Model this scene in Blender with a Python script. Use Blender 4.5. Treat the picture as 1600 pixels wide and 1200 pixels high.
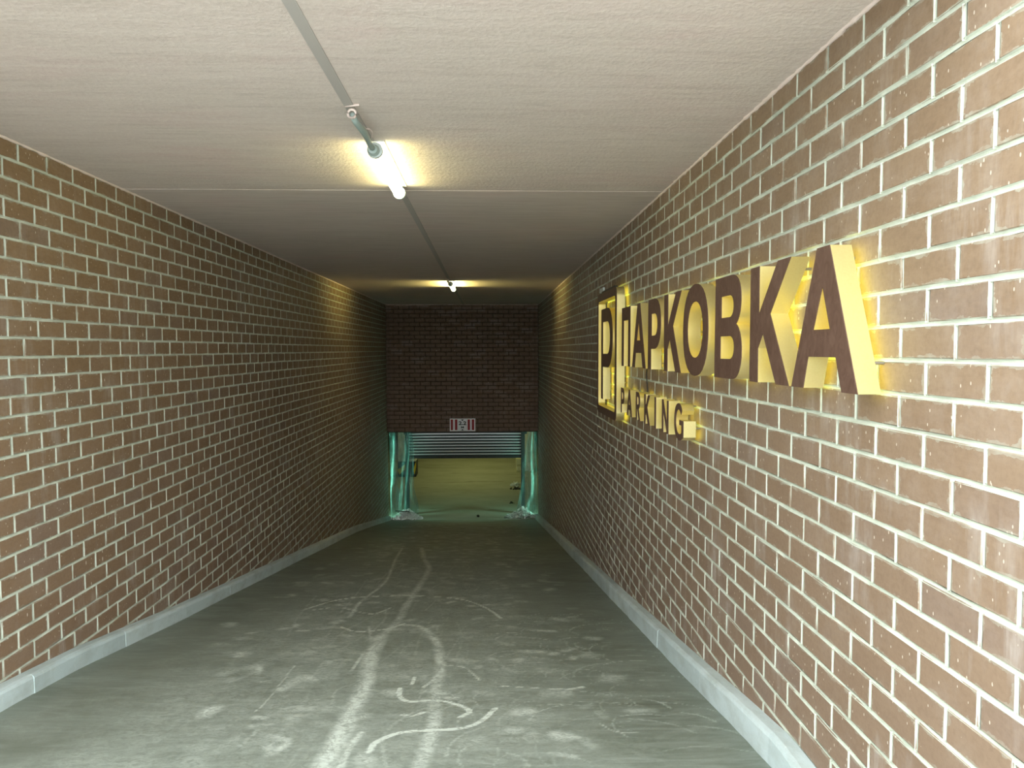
import bpy, bmesh, math, random
import numpy as np
from mathutils import Vector, Matrix
from mathutils.geometry import tessellate_polygon

for o in list(bpy.data.objects): bpy.data.objects.remove(o)
S = bpy.context.scene
COL = S.collection
PI = math.pi
random.seed(7); RNG = np.random.default_rng(7)

# ------------------------------------------------------------------ camera
cam = bpy.data.cameras.new('camera'); camo = bpy.data.objects.new('camera', cam); COL.objects.link(camo)
F, YAW, PITCH, ROLL = 1131.74, -0.03255, 0.04758, -0.00191
cam.sensor_width = 36; cam.lens = F / 1600 * 36; cam.clip_start = .02; cam.clip_end = 200
cy, sy = math.cos(YAW), math.sin(YAW); cp, sp = math.cos(PITCH), math.sin(PITCH); cr, sr = math.cos(ROLL), math.sin(ROLL)
M0 = np.array([[1, 0, 0], [0, 0, 1], [0, 1, 0.]])
Rw = np.array([[cr, sr, 0], [-sr, cr, 0], [0, 0, 1]]) @ np.array([[1, 0, 0], [0, cp, sp], [0, -sp, cp]]) @ np.array([[cy, 0, sy], [0, 1, 0], [-sy, 0, cy]]) @ M0
mm = Matrix.Identity(4)
for i in range(3):
    mm[i][0] = Rw[0][i]; mm[i][1] = Rw[1][i]; mm[i][2] = -Rw[2][i]
camo.matrix_world = mm
S.camera = camo

# ------------------------------------------------------------------ sky and exposure
S.view_settings.view_transform = 'Standard'; S.view_settings.look = 'None'
S.view_settings.exposure = 0.0; S.view_settings.gamma = 1; S.view_settings.use_curve_mapping = False
W = bpy.data.worlds.new('overcast_sky'); S.world = W; W.use_nodes = True
bg = W.node_tree.nodes['Background']; bg.inputs[0].default_value = (.93, .98, 1.0, 1); bg.inputs[1].default_value = 7.7

YC = 1.7             # the ceiling slab begins here
MOUTH = 0.6          # the tunnel mouth stands this far in front of the camera
def area(name, loc, rot, sx, sy_, energy, col, spread=180):
    l = bpy.data.lights.new(name, 'AREA'); l.shape = 'RECTANGLE'; l.size = sx; l.size_y = sy_; l.energy = energy; l.color = col
    l.spread = math.radians(spread)
    o = bpy.data.objects.new(name, l); COL.objects.link(o); o.location = loc; o.rotation_euler = rot
    return o
# unseen lights added by jambs and shutter, and lamps of the garage behind the door
area('door_added_light', (-2.74, 18.43, -3.1), (0, math.radians(-90), 0), 2.0, .16, 14, (.36, 1.0, .76))
area('door_added_light', (1.46, 18.43, -3.1), (0, math.radians(90), 0), 2.0, .16, 14, (.36, 1.0, .76))
area('door_added_light', (-.55, 18.60, -2.02), (math.radians(4), 0, 0), 2.6, .05, 1.5, (.95, 1.0, .97))  # added for the highlights on the shutter slats
area('garage_lamp_light', (-.6, 25.5, -1.6), (0, 0, 0), 3.0, 8.0, 52, (.94, .95, .34))

# ------------------------------------------------------------------ dimensions
AR, AL = 1.2544, -2.5412            # faces of the side walls
H = .10524; LB = .26
HR, DR = .5443, 2.0380
HL, DL = 1.06797, 4.05738
ZC = 1.1215                         # ceiling
YB = 18.11                          # face of the lintel wall
ZO = -2.055                         # underside of the lintel
ZG = -4.28                          # garage floor
RT = [(-2, -1.55), (2.9, -1.61), (3.4, -1.69), (4.1, -1.815), (6.0, -2.135), (8.3, -2.515), (17.53, -4.053), (18.11, -4.15), (40, -4.15)]
LF = [(-2, -1.63), (2.5, -1.70), (3.77, -1.833), (4.41, -1.918), (5.8, -2.159), (7.63, -2.452), (13.6, -3.418), (18.11, -4.275), (40, -4.275)]
RTx, RTy = zip(*RT); LFx, LFy = zip(*LF)
def fz(x, y):
    zr = np.interp(y, RTx, RTy) - .135; zl = np.interp(y, LFx, LFy); t = (x + 2.541) / 3.795
    return zl + (zr - zl) * t

# ------------------------------------------------------------------ helpers
def tag(o, label=None, cat=None, group=None, kind=None):
    if label: o['label'] = label
    if cat: o['category'] = cat
    if group: o['group'] = group
    if kind: o['kind'] = kind
    return o
def link(name, me, parent=None, mat=None, smooth=False):
    o = bpy.data.objects.new(name, me); COL.objects.link(o)
    if mat is not None and not me.materials: me.materials.append(mat)
    if parent: 
        o.parent = parent
    if smooth: me.polygons.foreach_set('use_smooth', [True] * len(me.polygons))
    return o
def mesh(name, V, Fc):
    me = bpy.data.meshes.new(name); me.from_pydata([tuple(v) for v in V], [], Fc); me.update(); return me
def empty(name, loc=(0, 0, 0)):
    o = bpy.data.objects.new(name, None); COL.objects.link(o); o.location = loc; return o
def bm_mesh(name, bm):
    me = bpy.data.meshes.new(name); bmesh.ops.recalc_face_normals(bm, faces=bm.faces); bm.to_mesh(me); bm.free(); return me
def bx(bm, x0, x1, y0, y1, z0, z1, bev=0):
    r = bmesh.ops.create_cube(bm, size=1)
    vs = r['verts']
    for v in vs:
        v.co = Vector(((x0 + x1) / 2 + v.co.x * (x1 - x0), (y0 + y1) / 2 + v.co.y * (y1 - y0), (z0 + z1) / 2 + v.co.z * (z1 - z0)))
    if bev:
        es = list({e for v in vs for e in v.link_edges})
        bmesh.ops.bevel(bm, geom=es, offset=bev, segments=2, profile=.5, affect='EDGES')
def tube(bm, pts, r, n=12, cap=True):
    rings = []
    P = [Vector(p) for p in pts]
    rs = r if isinstance(r, (list, tuple)) else [r] * len(P)
    for i, p in enumerate(P):
        d = (P[min(i + 1, len(P) - 1)] - P[max(i - 1, 0)]).normalized()
        a = d.cross(Vector((0, 0, 1)));
        if a.length < .01: a = d.cross(Vector((1, 0, 0)))
        a.normalize(); b = d.cross(a)
        rings.append([bm.verts.new(p + (a * math.cos(t * 2 * PI / n) + b * math.sin(t * 2 * PI / n)) * rs[i]) for t in range(n)])
    for A, B in zip(rings, rings[1:]):
        for k in range(n): bm.faces.new((A[k], A[(k + 1) % n], B[(k + 1) % n], B[k]))
    if cap: bm.faces.new(rings[0][::-1]); bm.faces.new(rings[-1])

# ------------------------------------------------------------------ materials
class NT:
    def __init__(s, name):
        s.m = bpy.data.materials.new(name); s.m.use_nodes = True; s.t = s.m.node_tree; s.n = s.t.nodes
        s.b = s.n['Principled BSDF']
        s.b.inputs['Roughness'].default_value = .8
    def node(s, typ, **kw):
        n = s.n.new(typ)
        for k, v in kw.items():
            if hasattr(n, k): setattr(n, k, v)
        return n
    def L(s, a, b): s.t.links.new(a, b)
    def put(s, sock, v):
        if isinstance(v, (int, float)): sock.default_value = v
        elif isinstance(v, (tuple, list)): sock.default_value = v if len(v) == len(sock.default_value) else (*v, 1)
        else: s.L(v, sock)
    def math(s, op, a, b=0, c=None, clamp=False):
        n = s.n.new('ShaderNodeMath'); n.operation = op; n.use_clamp = clamp
        s.put(n.inputs[0], a); s.put(n.inputs[1], b)
        if c is not None: s.put(n.inputs[2], c)
        return n.outputs[0]
    def mix(s, f, a, b, mode='MIX'):
        n = s.n.new('ShaderNodeMix'); n.data_type = 'RGBA'; n.blend_type = mode
        s.put(n.inputs[0], f); s.put(n.inputs[6], a); s.put(n.inputs[7], b); return n.outputs[2]
    def pos(s):
        g = s.n.new('ShaderNodeNewGeometry'); return g.outputs['Position']
    def scale(s, v, sc):
        n = s.n.new('ShaderNodeVectorMath'); n.operation = 'MULTIPLY'; s.put(n.inputs[0], v); n.inputs[1].default_value = sc; return n.outputs[0]
    def noise(s, v, sc, det=4, rough=.55, dist=0):
        n = s.n.new('ShaderNodeTexNoise'); s.put(n.inputs['Vector'], v); n.inputs['Scale'].default_value = sc
        n.inputs['Detail'].default_value = det; n.inputs['Roughness'].default_value = rough; n.inputs['Distortion'].default_value = dist
        return n.outputs['Fac']
    def ramp(s, f, a, b, lo=0., hi=1.):
        n = s.n.new('ShaderNodeMapRange'); s.put(n.inputs[0], f)
        n.inputs[1].default_value = a; n.inputs[2].default_value = b; n.inputs[3].default_value = lo; n.inputs[4].default_value = hi
        return n.outputs[0]
    def vor(s, v, sc, feat='F1', rnd=1):
        n = s.n.new('ShaderNodeTexVoronoi'); n.feature = feat; s.put(n.inputs['Vector'], v); n.inputs['Scale'].default_value = sc
        n.inputs['Randomness'].default_value = rnd
        return n
    def xyz(s, v):
        n = s.n.new('ShaderNodeSeparateXYZ'); s.L(v, n.inputs[0]); return n.outputs
    def bump(s, h, st, dist=.01):
        n = s.n.new('ShaderNodeBump'); n.inputs['Strength'].default_value = st; n.inputs['Distance'].default_value = dist
        s.L(h, n.inputs['Height']); s.L(n.outputs[0], s.b.inputs['Normal']); return n
    def base(s, c): s.put(s.b.inputs['Base Color'], c)

def brick_mat(name, axis, h0, d0, ca, cb, stain=.5, spec=.35, smear=1.):
    t = NT(name); P = t.pos(); X = t.xyz(P)
    along = X[1] if axis == 'y' else X[0]
    row = t.math('ROUND', t.math('DIVIDE', t.math('SUBTRACT', h0, X[2]), H))
    par = t.math('MULTIPLY', t.math('MODULO', t.math('ADD', row, 200), 2), .5)
    colm = t.math('FLOOR', t.math('SUBTRACT', t.math('DIVIDE', t.math('SUBTRACT', along, d0), LB), par))
    cmb = t.node('ShaderNodeCombineXYZ'); t.L(row, cmb.inputs[0]); t.L(colm, cmb.inputs[1])
    wn = t.node('ShaderNodeTexWhiteNoise'); t.L(cmb.outputs[0], wn.inputs['Vector']); r = wn.outputs['Value']
    wn2 = t.node('ShaderNodeTexWhiteNoise'); t.L(t.scale(cmb.outputs[0], (3.1, 1.7, 1)), wn2.inputs['Vector'])
    c = t.mix(r, ca, cb)
    # some bricks greyer
    c = t.mix(t.math('MULTIPLY', t.ramp(wn2.outputs['Value'], .80, 1.), .5), c, (.20, .155, .13))
    # reddish towards the foot of the wall, olive towards the top (tint of the light painted in)
    # streaky grain
    g = t.noise(t.scale(P, (6, 6, 22)), 3, 4, .6)
    c = t.mix(t.ramp(g, .3, .75, 0, .35), c, (.32, .235, .15))
    g2 = t.noise(P, 60, 3, .6)
    c = t.mix(t.ramp(g2, .45, .8, 0, .3), c, (.10, .065, .04))
    # pale lime film: broad clouds and vertical runs
    cl = t.noise(t.scale(P, (1, 1, .8)), 1.6, 5, .65)
    run = t.noise(t.scale(P, (9, 9, 1.3)), 1.3, 5, .7)
    film = t.math('MULTIPLY', t.ramp(cl, .50, .66, 0, 1), t.ramp(run, .46, .64, 0, 1))
    film = t.math('MULTIPLY', film, t.ramp(X[2], .3, -1.5, .5, 1.3))
    c = t.mix(t.math('MULTIPLY', film, stain, clamp=True), c, (.62, .60, .56))
    haze = t.ramp(t.noise(P, 5, 6, .7), .5, .8, 0, .35 * stain)
    c = t.mix(haze, c, (.55, .50, .44))
    fa = t.math('FRACT', t.math('SUBTRACT', t.math('ADD', t.math('DIVIDE', t.math('SUBTRACT', along, d0), LB), 400), par))
    fb = t.math('FRACT', t.math('ADD', t.math('DIVIDE', t.math('SUBTRACT', h0, X[2]), H), 400.5))
    da = t.math('MULTIPLY', t.math('MINIMUM', fa, t.math('SUBTRACT', 1, fa)), LB)
    db = t.math('MULTIPLY', t.math('MINIMUM', fb, t.math('SUBTRACT', 1, fb)), H)
    ed = t.math('MINIMUM', da, db)
    wv = t.math('MULTIPLY', t.ramp(t.noise(t.scale(P, (1, 1, 1.6)), 13, 5, .65), .42, .72), .020)
    sm_ = t.math('LESS_THAN', ed, t.math('ADD', wv, .0060))
    c = t.mix(t.math('MULTIPLY', sm_, t.ramp(t.noise(P, 30, 3, .6), .3, .7, .1 * smear, .6 * smear)), c, (.42, .43, .35))
    low = t.ramp(X[2], .5, -1.9, 0, 1)
    c = t.mix(t.math('MULTIPLY', low, .30), c, (.26, .165, .135))  # light's tint low on the wall, painted into the brick colour
    # dabs of white splatter
    mp = t.node('ShaderNodeMapping'); t.L(P, mp.inputs['Vector']); mp.inputs['Rotation'].default_value = (.6, 0, 0); mp.inputs['Scale'].default_value = (1, 1, .38)
    v = t.vor(mp.outputs[0], 24); keep = t.math('GREATER_THAN', t.xyz(v.outputs['Color'])[0], .92)
    sz = t.math('LESS_THAN', v.outputs['Distance'], t.math('MULTIPLY', t.xyz(v.outputs['Color'])[1], .13))
    c = t.mix(t.math('MULTIPLY', t.math('MULTIPLY', keep, sz), .75), c, (.80, .74, .62))
    v = t.vor(t.scale(P, (1, 1, .5)), 70); keep = t.math('GREATER_THAN', t.xyz(v.outputs['Color'])[0], .93)
    sz = t.math('LESS_THAN', v.outputs['Distance'], .2)
    c = t.mix(t.math('MULTIPLY', t.math('MULTIPLY', keep, sz), .55), c, (.78, .70, .58))
    t.base(c); t.b.inputs['Roughness'].default_value = .55; t.b.inputs['Specular IOR Level'].default_value = spec
    t.bump(t.noise(P, 90, 4, .6), .25, .002)
    return t.m
def mortar_mat(name, col, col2):
    t = NT(name); P = t.pos()
    c = t.mix(t.ramp(t.noise(P, 9, 5, .6), .35, .7), col, col2)
    t.base(c); t.b.inputs['Roughness'].default_value = .9
    t.bump(t.noise(P, 70, 4, .7), .6, .004); return t.m
M_BR = brick_mat('brick_right', 'y', HR, DR, (.215, .146, .090), (.255, .180, .116), .5)
M_BL = brick_mat('brick_left', 'y', HL, DL, (.215, .138, .070), (.258, .170, .095), .42)
M_BB = brick_mat('brick_lintel_shaded', 'x', -1.0, AL, (.075, .036, .012), (.11, .055, .020), .10, smear=.12)  # darkened: shade of the back wall painted into the bricks
M_MO = mortar_mat('mortar', (.62, .66, .56), (.44, .48, .39))
M_MD = mortar_mat('mortar_shaded', (.085, .060, .030), (.045, .030, .014))  # lintel mortar, darkened to paint in the same shade

def simple(name, col, rough=.6, metal=0, emis=None, es=0, bumps=None, spec=None):
    t = NT(name); t.base(col); t.b.inputs['Roughness'].default_value = rough; t.b.inputs['Metallic'].default_value = metal
    if emis: t.b.inputs['Emission Color'].default_value = (*emis, 1); t.b.inputs['Emission Strength'].default_value = es
    if bumps: t.bump(t.noise(t.pos(), bumps[0], 4), bumps[1], bumps[2])
    if spec is not None: t.b.inputs['Specular IOR Level'].default_value = spec
    return t.m

# ceiling: stippled pinkish plaster, streaky beyond the seam
t = NT('ceiling_plaster'); P = t.pos(); X = t.xyz(P)
near = t.math('LESS_THAN', X[1], 5.2)
st = t.noise(P, 55, 3, .6); strk = t.noise(t.scale(P, (1.2, 14, 1)), 1.5, 5, .65)
c = t.mix(t.ramp(t.noise(P, 1.1, 4, .6), .35, .7), (.72, .62, .57), (.66, .58, .52))
pk = t.ramp(t.noise(t.scale(P, (.7, 1.4, 1)), 1.3, 4, .6, .6), .5, .72, 0, .5)
c = t.mix(pk, c, (.74, .55, .53))
c = t.mix(t.ramp(strk, .35, .7, 0, .6), c, (.82, .74, .68))
s2 = t.noise(t.scale(P, (1.0, 9, 1)), 3.2, 5, .7)
c = t.mix(t.ramp(s2, .5, .75, 0, .4), c, (.48, .41, .36))
c = t.mix(t.math('MULTIPLY', t.ramp(st, .45, .7, 0, .35), near), c, (.88, .80, .74))
t.base(c); t.b.inputs['Roughness'].default_value = .9
hgt = t.math('ADD', t.math('MULTIPLY', st, t.math('ADD', t.math('MULTIPLY', near, .8), .2)), t.math('MULTIPLY', strk, .4))
t.bump(hgt, .55, .006); M_CEIL = t.m
M_STRIP = simple('strip_paint', (.50, .47, .44), .6, bumps=(20, .1, .002))
M_CAULK = simple('caulk', (.78, .66, .60), .8, bumps=(60, .5, .004))

# trowelled concrete
t = NT('ramp_concrete'); P = t.pos()
at = t.node('ShaderNodeAttribute', attribute_name='marks'); mk = at.outputs['Fac']
a = t.noise(P, 1.0, 5, .6, 1.2); b_ = t.noise(t.scale(P, (1, .45, 1)), 7, 6, .7, .8); sw = t.noise(t.scale(P, (.35, 2.2, 1)), 7, 6, .6, 1.6); fi = t.noise(P, 130, 3, .6)
c = t.mix(t.ramp(a, .3, .7), (.150, .178, .142), (.205, .235, .195))
c = t.mix(t.ramp(sw, .42, .72, 0, .6), c, (.33, .375, .33))
c = t.mix(t.ramp(t.noise(t.scale(P, (.5, 1.6, 1)), 2.1, 5, .65, 1.0), .5, .7, 0, .45), c, (.105, .118, .082))
c = t.mix(t.ramp(fi, .5, .8, 0, .22), c, (.07, .07, .05))
b2 = t.noise(t.scale(P, (.7, 1, 1)), 26, 5, .7, 1.5)
mk2 = t.math('MULTIPLY', mk, t.math('MULTIPLY', t.ramp(b_, .30, .60, .5, 1.3), t.ramp(b2, .32, .58, .3, 1.3)))
dust = t.math('MULTIPLY', t.ramp(t.noise(t.scale(P, (.8, 1, 1)), 2.6, 6, .72, .6), .48, .72, 0, .42), t.ramp(b2, .35, .65, .2, 1))
c = t.mix(dust, c, (.46, .52, .46))
c = t.mix(t.math('MULTIPLY', mk2, 1., clamp=True), c, (.64, .71, .64))
t.base(c); t.b.inputs['Specular IOR Level'].default_value = .35
t.L(t.math('ADD', t.ramp(sw, .3, .7, .42, .62), t.math('MULTIPLY', mk, .2)), t.b.inputs['Roughness'])
t.bump(t.math('ADD', t.math('MULTIPLY', sw, .5), t.math('MULTIPLY', fi, .25)), .22, .006); M_FLOOR = t.m
t = NT('garage_concrete'); P = t.pos()
c = t.mix(t.ramp(t.noise(t.scale(P, (.6, 1, 1)), 1.2, 6, .7), .35, .7), (.42, .42, .34), (.30, .30, .22))
c = t.mix(t.ramp(t.noise(t.scale(P, (.5, 2, 1)), 1.0, 5, .6), .62, .72, 0, .8), c, (.16, .15, .09))
t.base(c); t.b.inputs['Roughness'].default_value = .7; M_GAR = t.m
t = NT('curb_concrete'); P = t.pos(); oi = t.node('ShaderNodeObjectInfo')
c = t.mix(oi.outputs['Random'], (.50, .60, .60), (.62, .72, .72))
c = t.mix(t.ramp(t.noise(t.scale(P, (1, .5, 1)), 6, 6, .7), .45, .75, 0, .7), c, (.36, .41, .37))
c = t.mix(t.ramp(t.noise(t.scale(P, (8, 8, 2)), 6, 5, .7), .6, .75, 0, .5), c, (.75, .79, .76))
t.base(c); t.bump(t.noise(P, 45, 5, .7), .5, .005); M_CURB = t.m
# sign materials
t = NT('bronze_face'); P = t.pos()
n = t.noise(t.scale(P, (1, 1, .6)), 22, 4, .6, 1.5)
t.base(t.mix(t.ramp(n, .35, .7), (.110, .060, .040), (.165, .098, .070))); t.b.inputs['Roughness'].default_value = .55; t.b.inputs['Metallic'].default_value = .25
M_FACE = t.m
t = NT('brushed_gold'); P = t.pos()
n = t.noise(t.scale(P, (2, 2, 2)), 60, 3, .6)
t.base(t.mix(n, (1.0, .90, .42), (.92, .79, .33))); t.b.inputs['Metallic'].default_value = .8; t.b.inputs['Roughness'].default_value = .33; t.b.inputs['Coat Weight'].default_value = .35; t.b.inputs['Coat Roughness'].default_value = .3
M_GOLD = t.m
M_GLOW = simple('glow_panel', (.9, .85, .6), .5, emis=(.95, .92, .08), es=3.2)
M_PIN = simple('steel_pin', (.35, .33, .28), .4, .8)
M_TUBE = simple('lit_tube', (1, 1, 1), .4, emis=(1.0, .94, .55), es=13)
M_TRAY = simple('lamp_shading_tray', (.75, .76, .72), .5)
M_CAP = simple('lamp_cap', (.55, .62, .60), .5)
M_COND = simple('conduit_grey', (.36, .45, .42), .45, bumps=(30, .2, .003))
M_PLAST = simple('clip_plastic', (.80, .68, .62), .5)
M_BLACK = simple('black_rubber', (.012, .012, .012), .5)
M_SHUT = simple('shutter_metal_lit', (.62, .60, .61), .4, .3)
M_GUIDE = simple('guide_metal', (.02, .021, .02), .6)
M_WHITE = simple('white_paint', (.85, .85, .82), .6)
M_YEL = simple('yellow_paint', (.85, .55, .02), .5)
M_RED = simple('red_print', (.38, .005, .008), .5)
M_SIGNW = simple('sign_white', (.95, .95, .95), .5)
M_PRINT = simple('black_print', (.02, .025, .03), .5)
M_BLOCK = simple('pale_block', (.72, .68, .48), .8, bumps=(25, .4, .01))
M_RUB = simple('plaster_rubble', (.82, .84, .80), .9, bumps=(40, .6, .01))
M_GRIT = simple('dark_grit', (.05, .045, .03), .9)
M_OUT = simple('outside_paving', (.40, .40, .39), .9)
t = NT('plastic_film'); P = t.pos()
t.base((.30, .52, .49)); t.b.inputs['Roughness'].default_value = .15; t.b.inputs['Transmission Weight'].default_value = 0.0
n = t.noise(t.scale(P, (3, 3, .8)), 4, 4, .6)
t.put(t.b.inputs['Alpha'], t.ramp(n, .35, .7, .10, .42))
t.bump(t.noise(t.scale(P, (3, 3, 1.6)), 2.2, 3, .5), .7, .06); M_FILM = t.m

# ------------------------------------------------------------------ bricks
MJ = .0064           # half a joint
REC = .0035          # how far mortar sits behind the brick face
def brick_variant(k, ax):
    """one brick, local: origin at centre of its face, depth into the wall along +x (turned per wall)"""
    rnd = random.Random(k)
    l, h = LB / 2 - MJ, H / 2 - MJ
    b = .0025
    out = []
    for sx, sz in ((-1, -1), (1, -1), (1, 1), (-1, 1)):
        jx, jz = rnd.uniform(-.0016, .0016), rnd.uniform(-.0016, .0016)
        out.append((sx * l + jx, sz * h + jz))
    fr = [(rnd.uniform(-.0006, .0006), x - math.copysign(b, x), z - math.copysign(b, z)) for x, z in out]
    md = [(b, x, z) for x, z in out]; bk = [(.03, x, z) for x, z in out]
    V = fr + md + bk; Fc = [(0, 1, 2, 3)]
    for a in (0, 4):
        for i in range(4):
            j = (i + 1) % 4; Fc.append((a + i, a + 4 + i, a + 4 + j, a + j))
    if ax == 'right': V = [(d, -s, z) for d, s, z in V]; 
    elif ax == 'left': V = [(-d, s, z) for d, s, z in V]
    else: V = [(s, d, z) for d, s, z in V]
    return V, Fc
def clip_brick(V, s0, s1, z0, z1, si):
    """squash verts of a brick (offsets along si) into limits for cut bricks"""
    return V
fr_in = lambda u, v: -20 < u < 1620 and -20 < v < 1220
def proj(x, y, z):
    c = Rw @ np.array([x, y, z])
    if c[2] < .05: return None
    return 800 + F * c[0] / c[2], 600 - F * c[1] / c[2]
def build_wall(side, rows, s_rng, s0, h0, kstep, face, mat, mort, parent, limit_fn, nsing=300):
    """collect bricks (kind, position, size); the largest in view become single parts, the rest one mesh"""
    B = []
    for r in rows:
        zc = h0 - r * H
        off = 0 if r % 2 == 0 else .5
        k0 = int(math.floor((s_rng[0] - s0) / LB)) - 1; k1 = int(math.ceil((s_rng[1] - s0) / LB)) + 1
        for k in range(k0, k1):
            a = s0 + (k + off) * LB; b = a + LB
            a_, b_ = max(a, s_rng[0] - MJ), min(b, s_rng[1] + MJ)
            if b_ - a_ < .04: continue
            top = zc + H / 2; bot = zc - H / 2
            lim = limit_fn((a_ + b_) / 2, a_, b_)
            if top < lim + .012: continue
            mid = (a_ + b_) / 2
            pt = (lambda s, z: (face, s, z)) if side != 'back' else (lambda s, z: (s, face, z))
            q = [proj(*pt(s, z)) for s, z in ((a_, bot), (b_, bot), (b_, top), (a_, top))]
            ar = 0
            if all(q):
                if any(fr_in(*p) for p in q):
                    qc = [(min(max(u, 0), 1600), min(max(v, 0), 1200)) for u, v in q]
                    ar = abs(sum(qc[i][0] * qc[(i + 1) % 4][1] - qc[(i + 1) % 4][0] * qc[i][1] for i in range(4))) / 2
            B.append((ar, mid, zc, (b_ - a_) / LB))
    B.sort(key=lambda q: -q[0])
    vs = [brick_variant(100 + i, side) for i in range(8)]
    mes = []
    for V, Fc in vs:
        me = mesh('brick', V, Fc); me.materials.append(mat); mes.append(me)
    AV, AF = [], []
    for i, (ar, s, z, wf) in enumerate(B):
        v = random.randrange(8); dep = random.uniform(-.0012, .0012)
        if i < nsing and ar > 20 and wf > .98:
            o = bpy.data.objects.new('brick', mes[v]); COL.objects.link(o); o.parent = parent
            o.location = (face + dep, s, z) if side != 'back' else (s, face + dep, z)
            o.rotation_euler = (random.gauss(0, .003), 0, 0) if side != 'back' else (0, random.gauss(0, .002), 0)
        else:
            V, Fc = vs[v]; n0 = len(AV)
            for x, y, zz in V:
                if side != 'back': AV.append((face + dep + x, s + y * (wf if wf < .98 else 1) , z + zz))
                else: AV.append((s + x * (wf if wf < .98 else 1), face + dep + y, z + zz))
            AF += [tuple(n0 + q for q in f) for f in Fc]
    me = mesh('brick_field', AV, AF); me.materials.append(mat)
    o = link('brick_field', me, parent); o['kind'] = 'stuff'
    return o

def mortar_mesh(side, face, s_rng, z_rng, h0, s0, rows, th=.25):
    """backing slab with slightly rounded beads along bed joints and head joints"""
    bm = bmesh.new(); sg = 1 if side == 'right' else -1
    rec = REC + .004
    def P(d, s, z): return (face + sg * d, s, z) if side != 'back' else (s, face + d, z)
    def quad(a, b, c, d): bm.faces.new([bm.verts.new(p) for p in (a, b, c, d)])
    s_a, s_b = s_rng; z_a, z_b = z_rng
    V = [P(rec + .004, s_a, z_a), P(rec + .004, s_b, z_a), P(rec + .004, s_b, z_b), P(rec + .004, s_a, z_b), P(th, s_a, z_a), P(th, s_b, z_a), P(th, s_b, z_b), P(th, s_a, z_b)]
    bv = [bm.verts.new(v) for v in V]
    for f in ((0, 1, 2, 3), (7, 6, 5, 4), (0, 4, 5, 1), (1, 5, 6, 2), (2, 6, 7, 3), (3, 7, 4, 0)): bm.faces.new([bv[i] for i in f])
    # bed joints: a bead of five facets, wavering slightly
    prof = [(-.0086, -.0013), (-.0050, .0046), (0, .0070), (.0045, .0046), (.0086, -.0013)]
    for r in rows:
        z = h0 - (r + .5) * H
        if z < z_a or z > z_b - .02: continue
        n = int((s_b - s_a) / .13); prev = None
        for i in range(n + 1):
            s = s_a + (s_b - s_a) * i / n; w = random.gauss(0, .0008); dz = random.gauss(0, .0009)
            ring = [bm.verts.new(P(d + w * .5 + .0012, s, z + zz * random.uniform(.9, 1.12) + dz)) for zz, d in prof]
            if prev:
                for q in range(4): bm.faces.new((prev[q], prev[q + 1], ring[q + 1], ring[q]))
            prev = ring
    prof = [(a * .82, b) for a, b in prof]
    for r in rows:
        zc = h0 - r * H
        if zc < z_a: continue
        off = 0 if r % 2 == 0 else .5
        for k in range(int((s_a - s0) / LB) - 1, int((s_b - s0) / LB) + 2):
            s = s0 + (k + off) * LB
            if s < s_a + .01 or s > s_b - .01: continue
            prev = None; j = random.gauss(0, .0006)
            for z in (zc - H / 2 + .004, zc + H / 2 - .004):
                if z > z_b: z = z_b
                dz = random.gauss(0, .0008)
                ring = [bm.verts.new(P(d + .0012 + j, s + zz + dz, z)) for zz, d in prof]
                if prev:
                    for q in range(4): bm.faces.new((prev[q], prev[q + 1], ring[q + 1], ring[q]))
                prev = ring
    return bm_mesh('wall', bm)

Y0 = MOUTH
rowsR = range(-5, 47); rowsL = range(0, 52)
wr = link('wall_right', mortar_mesh('right', AR, (Y0, YB + .2), (ZG - .1, ZC), HR, DR, rowsR), None, M_MO); tag(wr, 'long brown brick wall with pale mortar on the right', 'wall', kind='structure')
wl = link('wall_left', mortar_mesh('left', AL, (Y0, YB + .2), (ZG - .1, ZC), HL, DL, rowsL), None, M_MO); tag(wl, 'long brown brick wall with pale mortar on the left', 'wall', kind='structure')
build_wall('right', rowsR, (Y0, YB + .2), DR, HR, 1, AR, M_BR, M_MO, wr, lambda m, a, b: float(fz(AR, b)) - .02)
build_wall('left', rowsL, (Y0, YB + .2), DL, HL, 1, AL, M_BL, M_MO, wl, lambda m, a, b: float(fz(AL, b)) - .02)
hb = ZO + H / 2 + 29 * H; rowsB = range(-1, 30)
wb = link('wall_back', mortar_mesh('back', YB, (AL, AR), (ZO, ZC), hb, AL + .06, rowsB, .2), None, M_MD); tag(wb, 'brick lintel wall above the garage doorway, shade painted into its colour', 'wall', kind='structure')
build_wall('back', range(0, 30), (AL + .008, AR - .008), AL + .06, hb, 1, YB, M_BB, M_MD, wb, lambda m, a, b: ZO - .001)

# ------------------------------------------------------------------ ceiling
prof = [(YC, ZC), (5.175, ZC), (5.18, ZC + .005), (5.190, ZC + .005), (5.194, ZC), (5.6, ZC), (YB, ZC), (YB, ZC + .25), (YC, ZC + .25)]
V = [(x, y, z) for x in (AL - .25, AR + .25) for y, z in prof]; n = len(prof)
Fc = [tuple(range(n)), tuple(range(2 * n - 1, n - 1, -1))] + [(i, i + n, (i + 1) % n + n, (i + 1) % n) for i in range(n)]
me = mesh('ceiling', V, Fc); bm = bmesh.new(); bm.from_mesh(me); me = bm_mesh('ceiling', bm)
ce = link('ceiling', me, None, M_CEIL); tag(ce, 'pinkish grey stippled plaster ceiling with a seam across', 'ceiling', kind='structure')
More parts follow.
